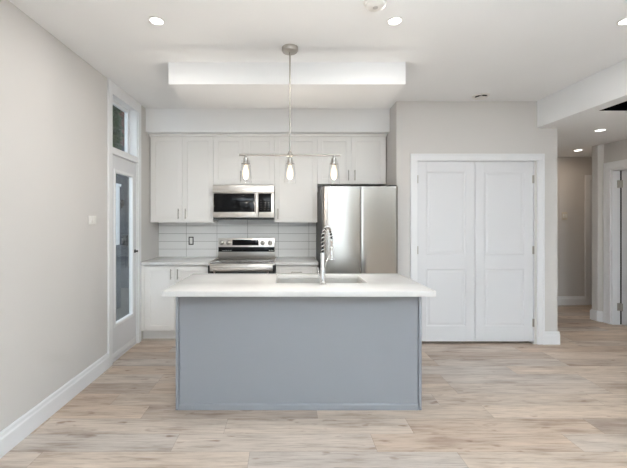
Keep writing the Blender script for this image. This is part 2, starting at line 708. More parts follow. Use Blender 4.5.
# right pier of the closet wall: wraps the corner
bm = bmesh.new()
prism(bm, [(YC - p[0], p[1]) for p in base_profile()], 'x', 2.893, XC1 + 0.018)
prism(bm, [(XC1 + p[0], p[1]) for p in base_profile()], 'y', YC, YH)
struct('baseboard_closet', bm, M_TRIM, 'white baseboard wrapping the corner right of the closet')
baseboard_x('baseboard_pier', YC, XC0, 1.388)
baseboard_x('baseboard_hall', YH, XC1 + 0.018, 4.90, 'white baseboard at the end of the hall')
bm = bmesh.new()
pl = [(XR, 4.925), (XR - 0.018, 4.932), (4.284, 4.978), (4.280, 5.09), (4.302, 5.09), (4.302, 4.985), (XR, 4.94)]
prism(bm, pl, 'z', 0, 0.13)
pl2 = [(XR, 4.93), (XR - 0.01, 4.935), (4.292, 4.981), (4.290, 5.085), (4.302, 5.085), (4.302, 4.985), (XR, 4.94)]
prism(bm, pl2, 'z', 0.13, 0.145)
struct('baseboard_right', bm, M_TRIM, 'short white baseboard on the wall end beside the hall door')
baseboard_y('baseboard_side', XR, -1, YB, RD0 - 0.09)

# closet casing
def casing_frontal(name, x0, x1, ztop, y, w, d, label=None):
    bm = bmesh.new()
    for (a, b_) in ((x0, x0 + w), (x1 - w, x1)):
        box(bm, a, b_, y - d, y, 0, ztop - w, 0.003)
    box(bm, x0, x1, y - d, y, ztop - w, ztop, 0.003)
    # back band
    e = 0.02
    box(bm, x0, x0 + e, y - d - 0.007, y - d + 0.001, 0, ztop, 0.002)
    box(bm, x1 - e, x1, y - d - 0.007, y - d + 0.001, 0, ztop, 0.002)
    box(bm, x0 + e, x1 - e, y - d - 0.007, y - d + 0.001, ztop - e, ztop, 0.002)
    return struct(name, bm, M_TRIM, label)


casing_frontal('trim_1', 1.388, 2.893, 2.145, YC, 0.078, 0.016, 'white casing around the closet doors')

# jamb lining inside the closet opening
bm = bmesh.new()
box(bm, OX0, OX0 + 0.004, YC, YC + 0.12, 0, OZ)
box(bm, OX1 - 0.004, OX1, YC, YC + 0.12, 0, OZ)
box(bm, OX0 + 0.004, OX1 - 0.004, YC, YC + 0.12, OZ - 0.004, OZ)
struct('trim_2', bm, M_TRIM)

# left wall door unit: casing, jambs, transom
bm = bmesh.new()
C0, C1, CD = 3.405, 4.16, 0.018
box(bm, XL, XL + CD, C0, DY0, 0, ZC - 0.002, 0.003)
box(bm, XL, XL + CD, DY1, C1, 0, ZC - 0.002, 0.003)
box(bm, XL, XL + CD, DY0, DY1, 2.62, ZC - 0.002, 0.003)
box(bm, XL - 0.128, XL + CD * 0.7, DY0, DY1, 2.045, 2.11, 0.003)
struct('trim_3', bm, M_TRIM, 'white casing around the glass door and transom')
bm = bmesh.new()
box(bm, XL - 0.054, XL, DY0, DY0 + 0.008, 0, 2.045)
box(bm, XL - 0.054, XL, DY1 - 0.008, DY1, 0, 2.045)
box(bm, XL - WT, XL, DY0, DY0 + 0.012, 2.11, 2.66)
box(bm, XL - WT, XL, DY1 - 0.012, DY1, 2.11, 2.66)
box(bm, XL - WT, XL, DY0 + 0.012, DY1 - 0.012, 2.64, 2.66)
box(bm, XL - 0.12, XL - 0.005, DY0, DY1, -0.005, 0.022)
struct('trim_4', bm, M_TRIM)
# transom window
bm = bmesh.new()
f = 0.035
tx0, tx1 = XL - 0.125, XL - 0.088
ty0, ty1, tz0, tz1 = DY0 + 0.012, DY1 - 0.012, 2.11, 2.64
box(bm, tx0, tx1, ty0, ty0 + f, tz0, tz1)
box(bm, tx0, tx1, ty1 - f, ty1, tz0, tz1)
box(bm, tx0, tx1, ty0 + f, ty1 - f, tz0, tz0 + f)
box(bm, tx0, tx1, ty0 + f, ty1 - f, tz1 - f, tz1)
w1 = struct('window_1', bm, M_TRIM, 'white framed transom window above the glass door')
part_box('pane', M_GLASS, w1, XL - 0.108, XL - 0.102, ty0 + f, ty1 - f, tz0 + f, tz1 - f)

# glass door in the left wall
bm = bmesh.new()
dx0, dx1 = XL - 0.040, XL - 0.010
sy0, sy1, sz0, sz1 = DY0 + 0.010, DY1 - 0.010, 0.026, 2.042
gy0, gy1, gz0, gz1 = 3.565, 4.000, 0.345, 1.895
box(bm, dx0, dx1, sy0, gy0, sz0, sz1, 0.002)
box(bm, dx0, dx1, gy1, sy1, sz0, sz1, 0.002)
box(bm, dx0, dx1, gy0, gy1, sz0, gz0, 0.002)
box(bm, dx0, dx1, gy0, gy1, gz1, sz1, 0.002)
d1 = struct('door_1', bm, M_DOOR, 'white glazed door in the left wall below the transom')
bm = bmesh.new()
e = 0.022
for (a, b_, c, d) in ((gy0 - 0.012, gy0 + e, gz0 - 0.012, gz1 + 0.012), (gy1 - e, gy1 + 0.012, gz0 - 0.012, gz1 + 0.012)):
    box(bm, dx0 - 0.006, dx1 + 0.007, a, b_, c, d, 0.004)
for (c, d) in ((gz0 - 0.012, gz0 + e), (gz1 - e, gz1 + 0.012)):
    box(bm, dx0 - 0.006, dx1 + 0.007, gy0 + e, gy1 - e, c, d, 0.004)
finish('glazing_bead', bm, M_TRIM, d1, True)
part_box('pane', M_GLASS, d1, XL - 0.030, XL - 0.025, gy0 + 0.005, gy1 - 0.005, gz0 + 0.005, gz1 - 0.005)
for z in (1.86, 1.06, 0.28):
    bm = bmesh.new()
    lathe(bm, [(0.007, -0.05), (0.007, 0.05)], (XL + 0.001, sy0 - 0.004, z), 12)
    box(bm, XL - 0.010, XL - 0.006, sy0, sy0 + 0.028, z - 0.048, z + 0.048)
    finish('hinge', bm, M_GREYPL, d1, True, 'grey metal hinge')
bm = bmesh.new()
lathe(bm, [(0.020, 0), (0.020, 0.006), (0.008, 0.009), (0.007, 0.018), (0.012, 0.022), (0.012, 0.032), (0.007, 0.035)], (dx1, 4.043, 1.05), 20, 'x')
finish('knob', bm, M_BLACK, d1, True, 'small black knob')
bm = bmesh.new()
box(bm, dx1, dx1 + 0.006, sy0 + 0.01, sy1 - 0.01, 0.03, 0.085, 0.002)
finish('door_sweep', bm, M_TRIM, d1, True)


# closet doors
def panel_door(name, x0, x1, z0, z1, yf, label, hinge_x, hinge_side):
    th = 0.035
    st = 0.105
    zs = [z0, 0.20, 0.845, 1.005, 1.945, z1]
    bm = bmesh.new()
    xa, xb = x0 + st, x1 - st
    box(bm, x0, xa, yf, yf + th, z0, z1, 0.002)
    box(bm, xb, x1, yf, yf + th, z0, z1, 0.002)
    for i in (0, 2, 4):
        box(bm, xa, xb, yf, yf + th, zs[i], zs[i + 1])
    for i in (1, 3):
        a, b_ = zs[i], zs[i + 1]
        # sloped sticking round each panel, then a raised field
        def ring(x_0, x_1, z_0, z_1, y):
            return [bm.verts.new(p) for p in ((x_0, y, z_0), (x_1, y, z_0), (x_1, y, z_1), (x_0, y, z_1))]
        lev = [(0, 0.0), (0.010, 0.006), (0.024, 0.006), (0.040, 0.0025)]
        prev = None
        for ins, dep in lev:
            r = ring(xa + ins, xb - ins, a + ins, b_ - ins, yf + dep)
            if prev:
                for k in range(4):
                    bm.faces.new((prev[k], prev[(k + 1) % 4], r[(k + 1) % 4], r[k]))
            prev = r
        bm.faces.new(prev)
        box(bm, xa, xb, yf + 0.02, yf + th, a, b_)
    d = struct(name, bm, M_DOOR, label, 'door')
    for z in (1.86, 1.06, 0.24):
        bm = bmesh.new()
        lathe(bm, [(0.006, -0.045), (0.006, 0.045)], (hinge_x, yf - 0.004, z), 12)
        box(bm, min(hinge_x, hinge_x - hinge_side * 0.014), max(hinge_x, hinge_x - hinge_side * 0.014), yf - 0.002, yf + 0.0005, z - 0.045, z + 0.045)
        finish('hinge', bm, M_NICKEL, d, True, 'satin metal hinge')
    return d


panel_door('door_2', 1.469, 2.1205, 0.03, 2.062, YC + 0.004, 'left white two-panel closet door', 1.467, -1)
panel_door('door_3', 2.1255, 2.781, 0.03, 2.062, YC + 0.004, 'right white two-panel closet door beside the hall', 2.783, 1)

# door in the hall's right wall (recessed), its jamb and casing
bm = bmesh.new()
cw, cd = 0.095, 0.018
def side_frame(y0, y1, z0, z1):
    box(bm, XR - cd, XR, y0, y1, z0, z1, 0.003)
side_frame(RD1, RD1 + cw, 0, RZ + cw)
side_frame(RD0 - cw, RD0, 0, RZ + cw)
side_frame(RD0, RD1, RZ, RZ + cw)
box(bm, XR - cd - 0.007, XR - cd, RD1 + cw - 0.025, RD1 + cw, 0, RZ + cw, 0.002)
box(bm, XR - cd - 0.007, XR - cd, RD0 - cw, RD1 + cw - 0.025, RZ + cw - 0.025, RZ + cw, 0.002)
box(bm, XR, XR + 0.16, RD1 - 0.02, RD1, 0, RZ, 0)
box(bm, XR, XR + 0.16, RD0, RD0 + 0.02, 0, RZ, 0)
box(bm, XR, XR + 0.16, RD0 + 0.02, RD1 - 0.02, RZ - 0.02, RZ, 0)
struct('trim_5', bm, M_TRIM, 'white casing and jamb of the hall side door')
bm = bmesh.new()
box(bm, XR + 0.10, XR + 0.14, RD0 + 0.024, RD1 - 0.042, 0.012, RZ - 0.024, 0.002)
d4 = struct('door_4', bm, M_DOOR, 'plain white door set back in the right hall wall', 'door')
for z in (1.88, 0.24):
    bm = bmesh.new()
    lathe(bm, [(0.009, -0.05), (0.009, 0.05)], (XR + 0.094, RD1 - 0.028, z), 12)
    box(bm, XR + 0.06, XR + 0.092, RD1 - 0.024, RD1 - 0.0195, z - 0.05, z + 0.05)
    box(bm, XR + 0.096, XR + 0.1005, RD1 - 0.062, RD1 - 0.03, z - 0.05, z + 0.05)
    finish('hinge', bm, M_NICKEL, d4, True, 'satin metal hinge')
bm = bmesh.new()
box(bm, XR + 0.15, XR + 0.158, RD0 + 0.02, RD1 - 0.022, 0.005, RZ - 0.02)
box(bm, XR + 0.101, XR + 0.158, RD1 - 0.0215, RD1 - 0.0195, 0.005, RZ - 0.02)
struct('trim_gap_shade', bm, M_VOID)  # black strips painting the shade in the gap beside the hall door

# casing on the hall end wall, door mostly hidden behind the corner
bm = bmesh.new()
box(bm, 4.90, 4.98, YH - 0.018, YH, 0, 2.14, 0.003)
box(bm, 4.98, 5.50, YH - 0.018, YH, 2.06, 2.14, 0.003)
box(bm, 5.42, 5.50, YH - 0.018, YH, 0, 2.06, 0.003)
struct('trim_7', bm, M_TRIM, 'white door casing at the far end of the hall')
bm = bmesh.new()
box(bm, 4.984, 5.416, YH - 0.012, YH, 0.01, 2.056)
struct('door_5', bm, M_DOOR)

# backsplash
bm = bmesh.new()
box(bm, XL, 0.40, YK - 0.009, YK, 0.913, 1.40)
struct('wall_backsplash', bm, M_TILE, 'stacked long white tiles with grey grout behind the range')


# ------------------------------------------------------------------ cabinets
def shaker(name, x0, x1, z0, z1, yf, parent, st=0.062, label=None, th=0.02, rail=None):
    g = 0.0015
    x0 += g; x1 -= g; z0 += g; z1 -= g
    rl = rail or st
    bm = bmesh.new()
    box(bm, x0, x0 + st, yf, yf + th, z0, z1, 0.0012)
    box(bm, x1 - st, x1, yf, yf + th, z0, z1, 0.0012)
    box(bm, x0 + st, x1 - st, yf, yf + th, z0, z0 + rl)
    box(bm, x0 + st, x1 - st, yf, yf + th, z1 - rl, z1)
    # panel with a small bevelled sticking
    xa, xb, za, zb = x0 + st, x1 - st, z0 + rl, z1 - rl
    def ring(i, y):
        return [bm.verts.new(p) for p in ((xa + i, y, za + i), (xb - i, y, za + i), (xb - i, y, zb - i), (xa + i, y, zb - i))]
    prev = None
    for ins, dep in ((0, 0.001), (0.003, 0.008), (0.012, 0.008)):
        r = ring(ins, yf + dep)
        if prev:
            for k in range(4):
                bm.faces.new((prev[k], prev[(k + 1) % 4], r[(k + 1) % 4], r[k]))
        prev = r
    bm.faces.new(prev)
    box(bm, xa, xb, yf + 0.012, yf + th, za, zb)
    return finish(name, bm, M_CAB, parent, False, label)


def pull_v(parent, x, zc, yf, L=0.128):
    bm = bmesh.new()
    tube(bm, [(x, yf - 0.028, zc - L / 2), (x, yf - 0.028, zc + L / 2)], 0.0058, 10)
    for s in (-1, 1):
        tube(bm, [(x, yf + 0.0005, zc + s * L * 0.36), (x, yf - 0.028, zc + s * L * 0.36)], 0.0048, 8)
    finish('handle', bm, M_NICKEL, parent, True, 'satin nickel bar handle')


def pull_h(parent, xc, z, yf, L=0.128):
    bm = bmesh.new()
    tube(bm, [(xc - L / 2, yf - 0.028, z), (xc + L / 2, yf - 0.028, z)], 0.0058, 10)
    for s in (-1, 1):
        tube(bm, [(xc + s * L * 0.36, yf + 0.0005, z), (xc + s * L * 0.36, yf - 0.028, z)], 0.0048, 8)
    finish('handle', bm, M_NICKEL, parent, True, 'satin nickel bar handle')


YU = 4.45
ZT = 2.432
G_UP = 'white upper cabinets along the kitchen wall'


def upper(x0, x1, z0, doors, label):
    """doors: list of (xa, xb, handle_x)"""
    t = thing('upper_cabinet', label, 'cabinet', ((x0 + x1) / 2, YU + 0.15, z0), G_UP)
    bm = bmesh.new()
    box(bm, x0 + 0.0008, x1 - 0.0008, YU + 0.021, YK - 0.011, z0, ZT)
    finish('body', bm, M_CAB, t)
    for xa, xb, hx in doors:
        d = shaker('door', xa, xb, z0, ZT, YU, t)
        hz = z0 + 0.105
        pull_v(d, hx, hz, YU)
    return t


upper(-1.690, -0.909, 1.37, [(-1.690, -1.295, -1.338), (-1.295, -0.909, -1.250)], 'tall two-door white upper cabinet in the corner beside the glass door')
upper(-0.909, -0.155, 1.835, [(-0.909, -0.532, -0.570), (-0.532, -0.155, -0.494)], 'short two-door white upper cabinet above the microwave')
upper(-0.155, 0.377, 1.37, [(-0.155, 0.377, -0.112)], 'tall single-door white upper cabinet between microwave and refrigerator')
upper(0.377, 1.224, 1.845, [(0.377, 0.795, 0.757), (0.795, 1.224, 0.835)], 'short two-door white upper cabinet above the refrigerator')
# filler strips
bm = bmesh.new()
box(bm, XL, XC0 - 0.002, YU - 0.012, YK, ZT + 0.001, 2.46, 0.002)
tag(finish('trim_8', bm, M_CAB, None, True), 'white filler strip between upper cabinets and bulkhead', 'trim', kind='structure')

YF = 4.17


def base_cab(x0, x1, label):
    t = thing('base_cabinet', label, 'cabinet', ((x0 + x1) / 2, YF + 0.3, 0), 'white base cabinets on the kitchen wall')
    bm = bmesh.new()
    box(bm, x0 + 0.001, x1 - 0.001, YF + 0.021, YK - 0.002, 0.11, 0.876)
    finish('body', bm, M_CAB, t)
    bm = bmesh.new()
    box(bm, x0 - (0.009 if x0 < -1 else -0.001), x1 - 0.001, YF + 0.08, YF + 0.10, 0, 0.112)
    finish('toe_kick', bm, M_CAB, t)
    return t


t = base_cab(-1.690, -0.906, 'two-door white base cabinet left of the range')
part_box('filler', M_CAB, t, -1.690, -1.652, YF, YF + 0.021, 0.114, 0.874)
d = shaker('door', -1.651, -1.300, 0.114, 0.868, YF, t)
pull_v(d, -1.340, 0.775, YF, 0.118)
d = shaker('door', -1.300, -0.912, 0.114, 0.868, YF, t)
pull_v(d, -1.262, 0.775, YF, 0.118)
t = base_cab(-0.132, 0.352, 'white drawer cabinet between range and refrigerator')
for (a, b_) in ((0.700, 0.868), (0.410, 0.697), (0.114, 0.407)):
    d = shaker('drawer', -0.130, 0.350, a, b_, YF, t, 0.05, None, 0.02, 0.04)
    pull_h(d, 0.11, (a + b_) / 2 + 0.015, YF)

for x0, x1, lab in ((-1.697, -0.903, 'white quartz countertop on the cabinet left of the range'),
                    (-0.137, 0.362, 'short white quartz countertop beside the refrigerator')):
    bm = bmesh.new()
    box(bm, x0, x1, YF - 0.027, YK - 0.010, 0.877, 0.915, 0.003)
    tag(finish('countertop', bm, M_QUARTZ, None, True), lab, 'countertop', 'countertops on the kitchen wall')

# ------------------------------------------------------------------ range
RX0, RX1 = -0.898, -0.142
rg = thing('electric_range', 'stainless steel electric range with black control panel between white base cabinets', 'stove', ((RX0 + RX1) / 2, 4.4, 0))
YRF = 4.085
part_box('body', M_BLACK, rg, RX0, RX1, YRF + 0.04, YK - 0.012, 0.03, 0.884, label='black oven body')
for x in (RX0 + 0.05, RX1 - 0.05):
    for y in (YRF + 0.1, YK - 0.08):
        bm = bmesh.new()
        lathe(bm, [(0.018, 0), (0.018, 0.01), (0.012, 0.012), (0.012, 0.035)], (x, y, 0), 12)
        finish('foot', bm, M_BLACK, rg, True)
ck = part_box('cooktop', M_STEEL, rg, RX0 - 0.003, RX1 + 0.003, YRF + 0.005, YK - 0.075, 0.884, 0.900, bev=0.004, label='steel rimmed cooktop')
part_box('glass_top', M_COOKTOP, ck, RX0 + 0.012, RX1 - 0.012, YRF + 0.03, YK - 0.085, 0.8995, 0.9025, bev=0.001)
for cx, cy, r in ((-0.71, 4.25, 0.11), (-0.33, 4.25, 0.085), (-0.71, 4.52, 0.075), (-0.33, 4.52, 0.10)):
    bm = bmesh.new()
    n = 48
    a = [bm.verts.new((cx + r * math.cos(2 * PI * i / n), cy + r * math.sin(2 * PI * i / n), 0.9028)) for i in range(n)]
    c = [bm.verts.new((cx + (r - 0.003) * math.cos(2 * PI * i / n), cy + (r - 0.003) * math.sin(2 * PI * i / n), 0.9028)) for i in range(n)]
    for i in range(n):
        j = (i + 1) % n
        bm.faces.new((a[i], a[j], c[j], c[i]))
    finish('burner_ring', bm, M_GREYPL, ck)
# backguard
bgd = part_box('backguard', M_STEEL, rg, RX0 - 0.003, RX1 - 0.016, YK - 0.075, YK - 0.012, 0.884, 1.163, bev=0.006)
yg = YK - 0.075
part_box('display', M_BLACKGL, bgd, -0.715, -0.37, yg - 0.004, yg + 0.001, 1.068, 1.143, bev=0.002, label='black glass display')
part_box('vent_panel', M_BLACKGL, bgd, RX0 + 0.001, RX1 - 0.020, yg - 0.005, yg + 0.001, 0.985, 1.048, bev=0.002, label='black glass band')
for i in range(5):
    part_box('control_mark', M_WHITEPL, bgd, -0.845 + i * 0.026, -0.829 + i * 0.026, yg - 0.0058, yg - 0.005, 1.000, 1.004)
for i in range(3):
    part_box('control_mark', M_WHITEPL, bgd, -0.235 + i * 0.022, -0.222 + i * 0.022, yg - 0.0058, yg - 0.005, 0.999, 1.005)
for x in (-0.855, -0.765, -0.318, -0.222):
    bm = bmesh.new()
    lathe(bm, [(0.031, 0), (0.031, -0.006), (0.026, -0.009), (0.023, -0.030), (0.020, -0.032)], (x, yg, 1.103), 24, 'y')
    k = finish('knob', bm, M_NICKEL, rg, True)
    part_box('pointer', M_BLACK, k, x - 0.003, x + 0.003, yg - 0.034, yg - 0.031, 1.105, 1.124)
# front: manifold panel, door with handle, drawer
for (a, b_) in ((RX0, RX0 + 0.02), (RX1 - 0.02, RX1)):
    part_box('side_trim', M_BLACK, rg, a, b_, YRF - 0.004, YRF + 0.042, 0.80, 0.8835, bev=0.002, label='black side trim')
part_box('front_panel', M_STEEL, rg, RX0 + 0.021, RX1 - 0.021, YRF - 0.002, YRF + 0.042, 0.818, 0.8835, bev=0.003)
dr = part_box('oven_door', M_BLACKGL, rg, RX0 + 0.002, RX1 - 0.002, YRF, YRF + 0.04, 0.245, 0.798, bev=0.004, label='black glass oven door')
part_box('door_rail', M_BLACK, dr, RX0 + 0.002, RX1 - 0.002, YRF - 0.006, YRF + 0.001, 0.775, 0.815, bev=0.002, label='black band along the door top')
bm = bmesh.new()
hz = 0.848
tube(bm, [(RX0 + 0.06, YRF - 0.045, hz), (RX1 - 0.06, YRF - 0.045, hz)], 0.011, 14)
for x in (RX0 + 0.075, RX1 - 0.075):
    tube(bm, [(x, YRF - 0.004, hz - 0.048), (x, YRF - 0.045, hz)], 0.009, 10)
finish('handle', bm, M_STEEL, dr, True, 'steel bar handle')
part_box('drawer', M_STEEL, rg, RX0 + 0.004, RX1 - 0.004, YRF, YRF + 0.04, 0.06, 0.238, bev=0.004)

# ------------------------------------------------------------------ microwave
MX0, MX1, MZ0, MZ1, YM = -0.904, -0.157, 1.418, 1.825, 4.375
mw = thing('microwave', 'stainless over-the-range microwave with black window under the short cabinet', 'microwave', ((MX0 + MX1) / 2, 4.55, MZ0))
part_box('body', M_DARK, mw, MX0 + 0.002, MX1 - 0.002, YM + 0.03, YK - 0.012, MZ0 + 0.012, MZ1, label='dark grey steel body')
part_box('underside', M_BLACK, mw, MX0 + 0.006, MX1 - 0.006, YM + 0.012, YK - 0.03, MZ0 - 0.012, MZ0 + 0.012, label='black vented underside')
part_box('top_band', M_STEEL, mw, MX0, MX1, YM, YM + 0.03, 1.732, MZ1, bev=0.004)
md = part_box('door', M_STEEL, mw, MX0, -0.352, YM - 0.002, YM + 0.03, MZ0 + 0.012, 1.730, bev=0.004)
part_box('window', M_BLACKGL, md, MX0 + 0.012, -0.392, YM - 0.005, YM - 0.001, 1.497, 1.724, bev=0.001, label='black glass window')
bm = bmesh.new()
tube(bm, [(-0.369, YM - 0.040, 1.482), (-0.369, YM - 0.040, 1.728)], 0.0105, 14)
for z in (1.50, 1.71):
    tube(bm, [(-0.369, YM - 0.001, z), (-0.369, YM - 0.040, z)], 0.008, 10)
finish('handle', bm, M_STEEL, md, True)
cp = part_box('control_panel', M_STEEL, mw, -0.350, MX1, YM - 0.002, YM + 0.03, MZ0 + 0.012, 1.730, bev=0.004)
kp = part_box('keypad', M_BLACKGL, mw, -0.344, MX1 - 0.034, YM - 0.005, YM - 0.001, 1.497, 1.724, bev=0.001, label='black glass keypad')
for i in range(3):
    for j in range(5):
        x = -0.326 + i * 0.046
        z = 1.525 + j * 0.028
        part_box('key', M_DARK, kp, x, x + 0.020, YM - 0.0056, YM - 0.005, z, z + 0.004)

# ------------------------------------------------------------------ refrigerator
FX0, FX1, FZ = 0.385, 1.212, 1.765
YFR = 3.905
fr = thing('refrigerator', 'tall stainless steel refrigerator with paired doors next to the closet wall', 'refrigerator', ((FX0 + FX1) / 2, 4.3, 0))
part_box('body', M_DARK, fr, FX0, FX1, YFR + 0.075, YK - 0.03, 0.03, FZ - 0.02, label='dark grey cabinet sides')
for x in (FX0 + 0.06, FX1 - 0.06):
    bm = bmesh.new()
    lathe(bm, [(0.02, 0), (0.02, 0.012), (0.014, 0.014), (0.014, 0.032)], (x, YFR + 0.16, 0), 12)
    finish('foot', bm, M_BLACK, fr, True)
    bm = bmesh.new()
    lathe(bm, [(0.02, 0), (0.02, 0.012), (0.014, 0.014), (0.014, 0.032)], (x, YK - 0.1, 0), 12)
    finish('foot', bm, M_BLACK, fr, True)


def fridge_panel(name, x0, x1, z0, z1, bow, er0, er1):
    """front with a slight bow and rounded vertical edges"""
    bm = bmesh.new()
    th = 0.07
    pts = []
    n = 14
    # left rounded edge
    for k in range(7):
        a = PI / 2 * k / 6
        pts.append((x0 + er0 - er0 * math.cos(a), YFR + er0 * 0.8 * (1 - math.sin(a))))
    for k in range(1, n):
        u = k / n
        pts.append((x0 + er0 + (x1 - er1 - x0 - er0) * u, YFR - bow * 4 * u * (1 - u)))
    for k in range(7):
        a = PI / 2 * k / 6
        pts.append((x1 - er1 + er1 * math.sin(a), YFR + er1 * 0.8 * (1 - math.cos(a))))
    pts += [(x1, YFR + th), (x0, YFR + th)]
    prism(bm, pts, 'z', z0, z1)
    return finish(name, bm, M_FRIDGE, fr, True)


xm = (FX0 + FX1) / 2 + 0.004
fridge_panel('door', FX0 + 0.002, xm - 0.003, 0.66, FZ, 0.0015, 0.035, 0.003)
fridge_panel('door', xm + 0.003, FX1 - 0.002, 0.66, FZ, 0.0015, 0.003, 0.035)
fz = fridge_panel('freezer_drawer', FX0 + 0.002, FX1 - 0.002, 0.06, 0.65, 0.002, 0.03, 0.03)
for x in (FX0 + 0.05, FX1 - 0.05):
    part_box('hinge_cover', M_DARK, fr, x - 0.04, x + 0.04, YFR + 0.03, YFR + 0.16, FZ - 0.001, FZ + 0.018, bev=0.004)

# ------------------------------------------------------------------ island
IX0, IX1, IY0, IY1 = -0.820, 0.991, 2.647, 3.235
isl = thing('kitchen_island', 'grey-blue panelled kitchen island base standing on the oak floor', 'kitchen island', ((IX0 + IX1) / 2, 2.94, 0))
ZI = 0.876
bm = bmesh.new()
box(bm, IX0 + 0.025, IX1 - 0.025, IY0 + 0.012, IY0 + 0.028, 0.0, ZI)
finish('front_panel', bm, M_ISL, isl)
for (a, b_) in ((IX0, IX0 + 0.022), (IX1 - 0.022, IX1)):
    bm = bmesh.new()
    box(bm, a, b_, IY0, IY1, 0, ZI, 0.002)
    finish('end_panel', bm, M_ISL, isl, True)
bm = bmesh.new()
prism(bm, [(IY0 + 0.012, 0.0), (IY0 + 0.001, 0.0), (IY0 + 0.001, 0.038), (IY0 + 0.006, 0.046), (IY0 + 0.012, 0.048)], 'x', IX0 + 0.025, IX1 - 0.025)
finish('shoe_molding', bm, M_ISL, isl)
bm = bmesh.new()
box(bm, IX0 + 0.022, IX1 - 0.022, IY1 - 0.05, IY1 - 0.03, 0, 0.11)
finish('toe_kick', bm, M_ISL, isl)
nd = 4
for i in range(nd):
    w = (IX1 - IX0 - 0.044) / nd
    xa = IX0 + 0.022 + i * w
    bm = bmesh.new()
    box(bm, xa + 0.002, xa + w - 0.002, IY1 - 0.022, IY1, 0.115, ZI - 0.004, 0.002)
    box(bm, xa + 0.06, xa + w - 0.06, IY1 - 0.0005, IY1 + 0.004, 0.18, ZI - 0.07, 0.002)
    d = finish('door', bm, M_CAB, isl, True, 'white cabinet door facing the kitchen')
    bm = bmesh.new()
    hx = xa + (w - 0.04 if i % 2 == 0 else 0.04)
    tube(bm, [(hx, IY1 + 0.028, 0.70), (hx, IY1 + 0.028, 0.83)], 0.006, 10)
    for z in (0.715, 0.815):
        tube(bm, [(hx, IY1, z), (hx, IY1 + 0.028, z)], 0.005, 8)
    finish('handle', bm, M_NICKEL, d, True, 'satin nickel bar handle')

# countertop with sink cut-out
CX0, CX1, CY0, CY1, CZ0, CZ1 = -0.854, 1.016, 2.450, 3.270, 0.877, 0.915
SX0, SX1, SY0, SY1 = -0.085, 0.625, 2.765, 3.195
bm = bmesh.new()
xs = [CX0, SX0, SX1, CX1]
ys = [CY0, SY0, SY1, CY1]
vt = {}
for zi, z in enumerate((CZ0, CZ1)):
    for i, x in enumerate(xs):
        for j, y in enumerate(ys):
            vt[i, j, zi] = bm.verts.new((x, y, z))
for i in range(3):
    for j in range(3):
        if i == 1 and j == 1:
            continue
        for zi in (0, 1):
            bm.faces.new([vt[i, j, zi], vt[i + 1, j, zi], vt[i + 1, j + 1, zi], vt[i, j + 1, zi]])
for k in range(3):
    for (p, q) in (((k, 0), (k + 1, 0)), ((k, 3), (k + 1, 3)), ((0, k), (0, k + 1)), ((3, k), (3, k + 1))):
        bm.faces.new([vt[p[0], p[1], 0], vt[q[0], q[1], 0], vt[q[0], q[1], 1], vt[p[0], p[1], 1]])
for (p, q) in (((1, 1), (2, 1)), ((2, 1), (2, 2)), ((2, 2), (1, 2)), ((1, 2), (1, 1))):
    bm.faces.new([vt[p[0], p[1], 0], vt[q[0], q[1], 0], vt[q[0], q[1], 1], vt[p[0], p[1], 1]])
bmesh.ops.recalc_face_normals(bm, faces=bm.faces[:])
es = [e for e in bm.edges if len(e.link_faces) == 2 and e.calc_face_angle(0) > 1.0]
bmesh.ops.bevel(bm, geom=es, offset=0.0025, segments=2, profile=0.5, affect='EDGES')
tag(finish('island_countertop', bm, M_QUARTZ, None, True), 'long white quartz countertop overhanging the grey island', 'countertop')

# sink (undermount bowl)
sk = thing('kitchen_sink', 'undermount stainless steel sink set into the island countertop', 'sink', ((SX0 + SX1) / 2, (SY0 + SY1) / 2, 0.66))
bm = bmesh.new()
w = 0.004
x0, x1, y0, y1, zb, zt = SX0 - 0.004, SX1 + 0.004, SY0 - 0.004, SY1 + 0.004, 0.665, 0.8765
box(bm, x0, x1, y0, y1, zb, zb + w)
box(bm, x0, x0 + w, y0, y1, zb + w, zt)
box(bm, x1 - w, x1, y0, y1, zb + w, zt)
box(bm, x0 + w, x1 - w, y0, y0 + w, zb + w, zt)
box(bm, x0 + w, x1 - w, y1 - w, y1, zb + w, zt)
finish('bowl', bm, M_SINK, sk)
bm = bmesh.new()
lathe(bm, [(0.045, 0), (0.045, 0.004), (0.036, 0.005), (0.034, 0.001)], ((SX0 + SX1) / 2, (SY0 + SY1) / 2 + 0.08, zb + w), 24)
finish('drain', bm, M_CHROME, sk, True)

# faucet: spring pull-down
FXc, FYc, FZc = 0.268, 2.712, CZ1
fc = thing('kitchen_faucet', 'tall spring-neck steel faucet standing at the island sink', 'faucet', (FXc, FYc, FZc))
bm = bmesh.new()
lathe(bm, [(0.027, 0), (0.027, 0.006), (0.022, 0.010), (0.0215, 0.115), (0.018, 0.125), (0.0165, 0.13), (0.0165, 0.235), (0.0125, 0.24)], (FXc, FYc, FZc), 24)
finish('base', bm, M_CHROME, fc, True)
dirv = Vector((0.45, 0.89, 0)).normalized()
R = 0.098
zc = FZc + 0.328
path = []
p0 = Vector((FXc, FYc, 0))
for k in range(9):
    path.append(p0 + Vector((0, 0, FZc + 0.23 + (zc - FZc - 0.23) * k / 8)))
for k in range(1, 25):
    a = PI * 0.98 * k / 24
    path.append(p0 + dirv * (R - R * math.cos(a)) + Vector((0, 0, zc + R * math.sin(a))))
endp = path[-1].copy()
hose = path + [endp + Vector((0, 0, -0.03)), endp + Vector((0, 0, -0.06))]
bm = bmesh.new()
tube(bm, path, 0.0085, 12)
finish('hose', bm, M_RUBBER, fc, True, 'black flexible hose inside the spring')


def resample(pts, step):
    out = [pts[0].copy()]
    acc = 0
    for a, b_ in zip(pts, pts[1:]):
        L = (b_ - a).length
        d = 0
        while acc + (L - d) >= step:
            d += step - acc
            out.append(a.lerp(b_, d / L))
            acc = 0
        acc += L - d
    return out


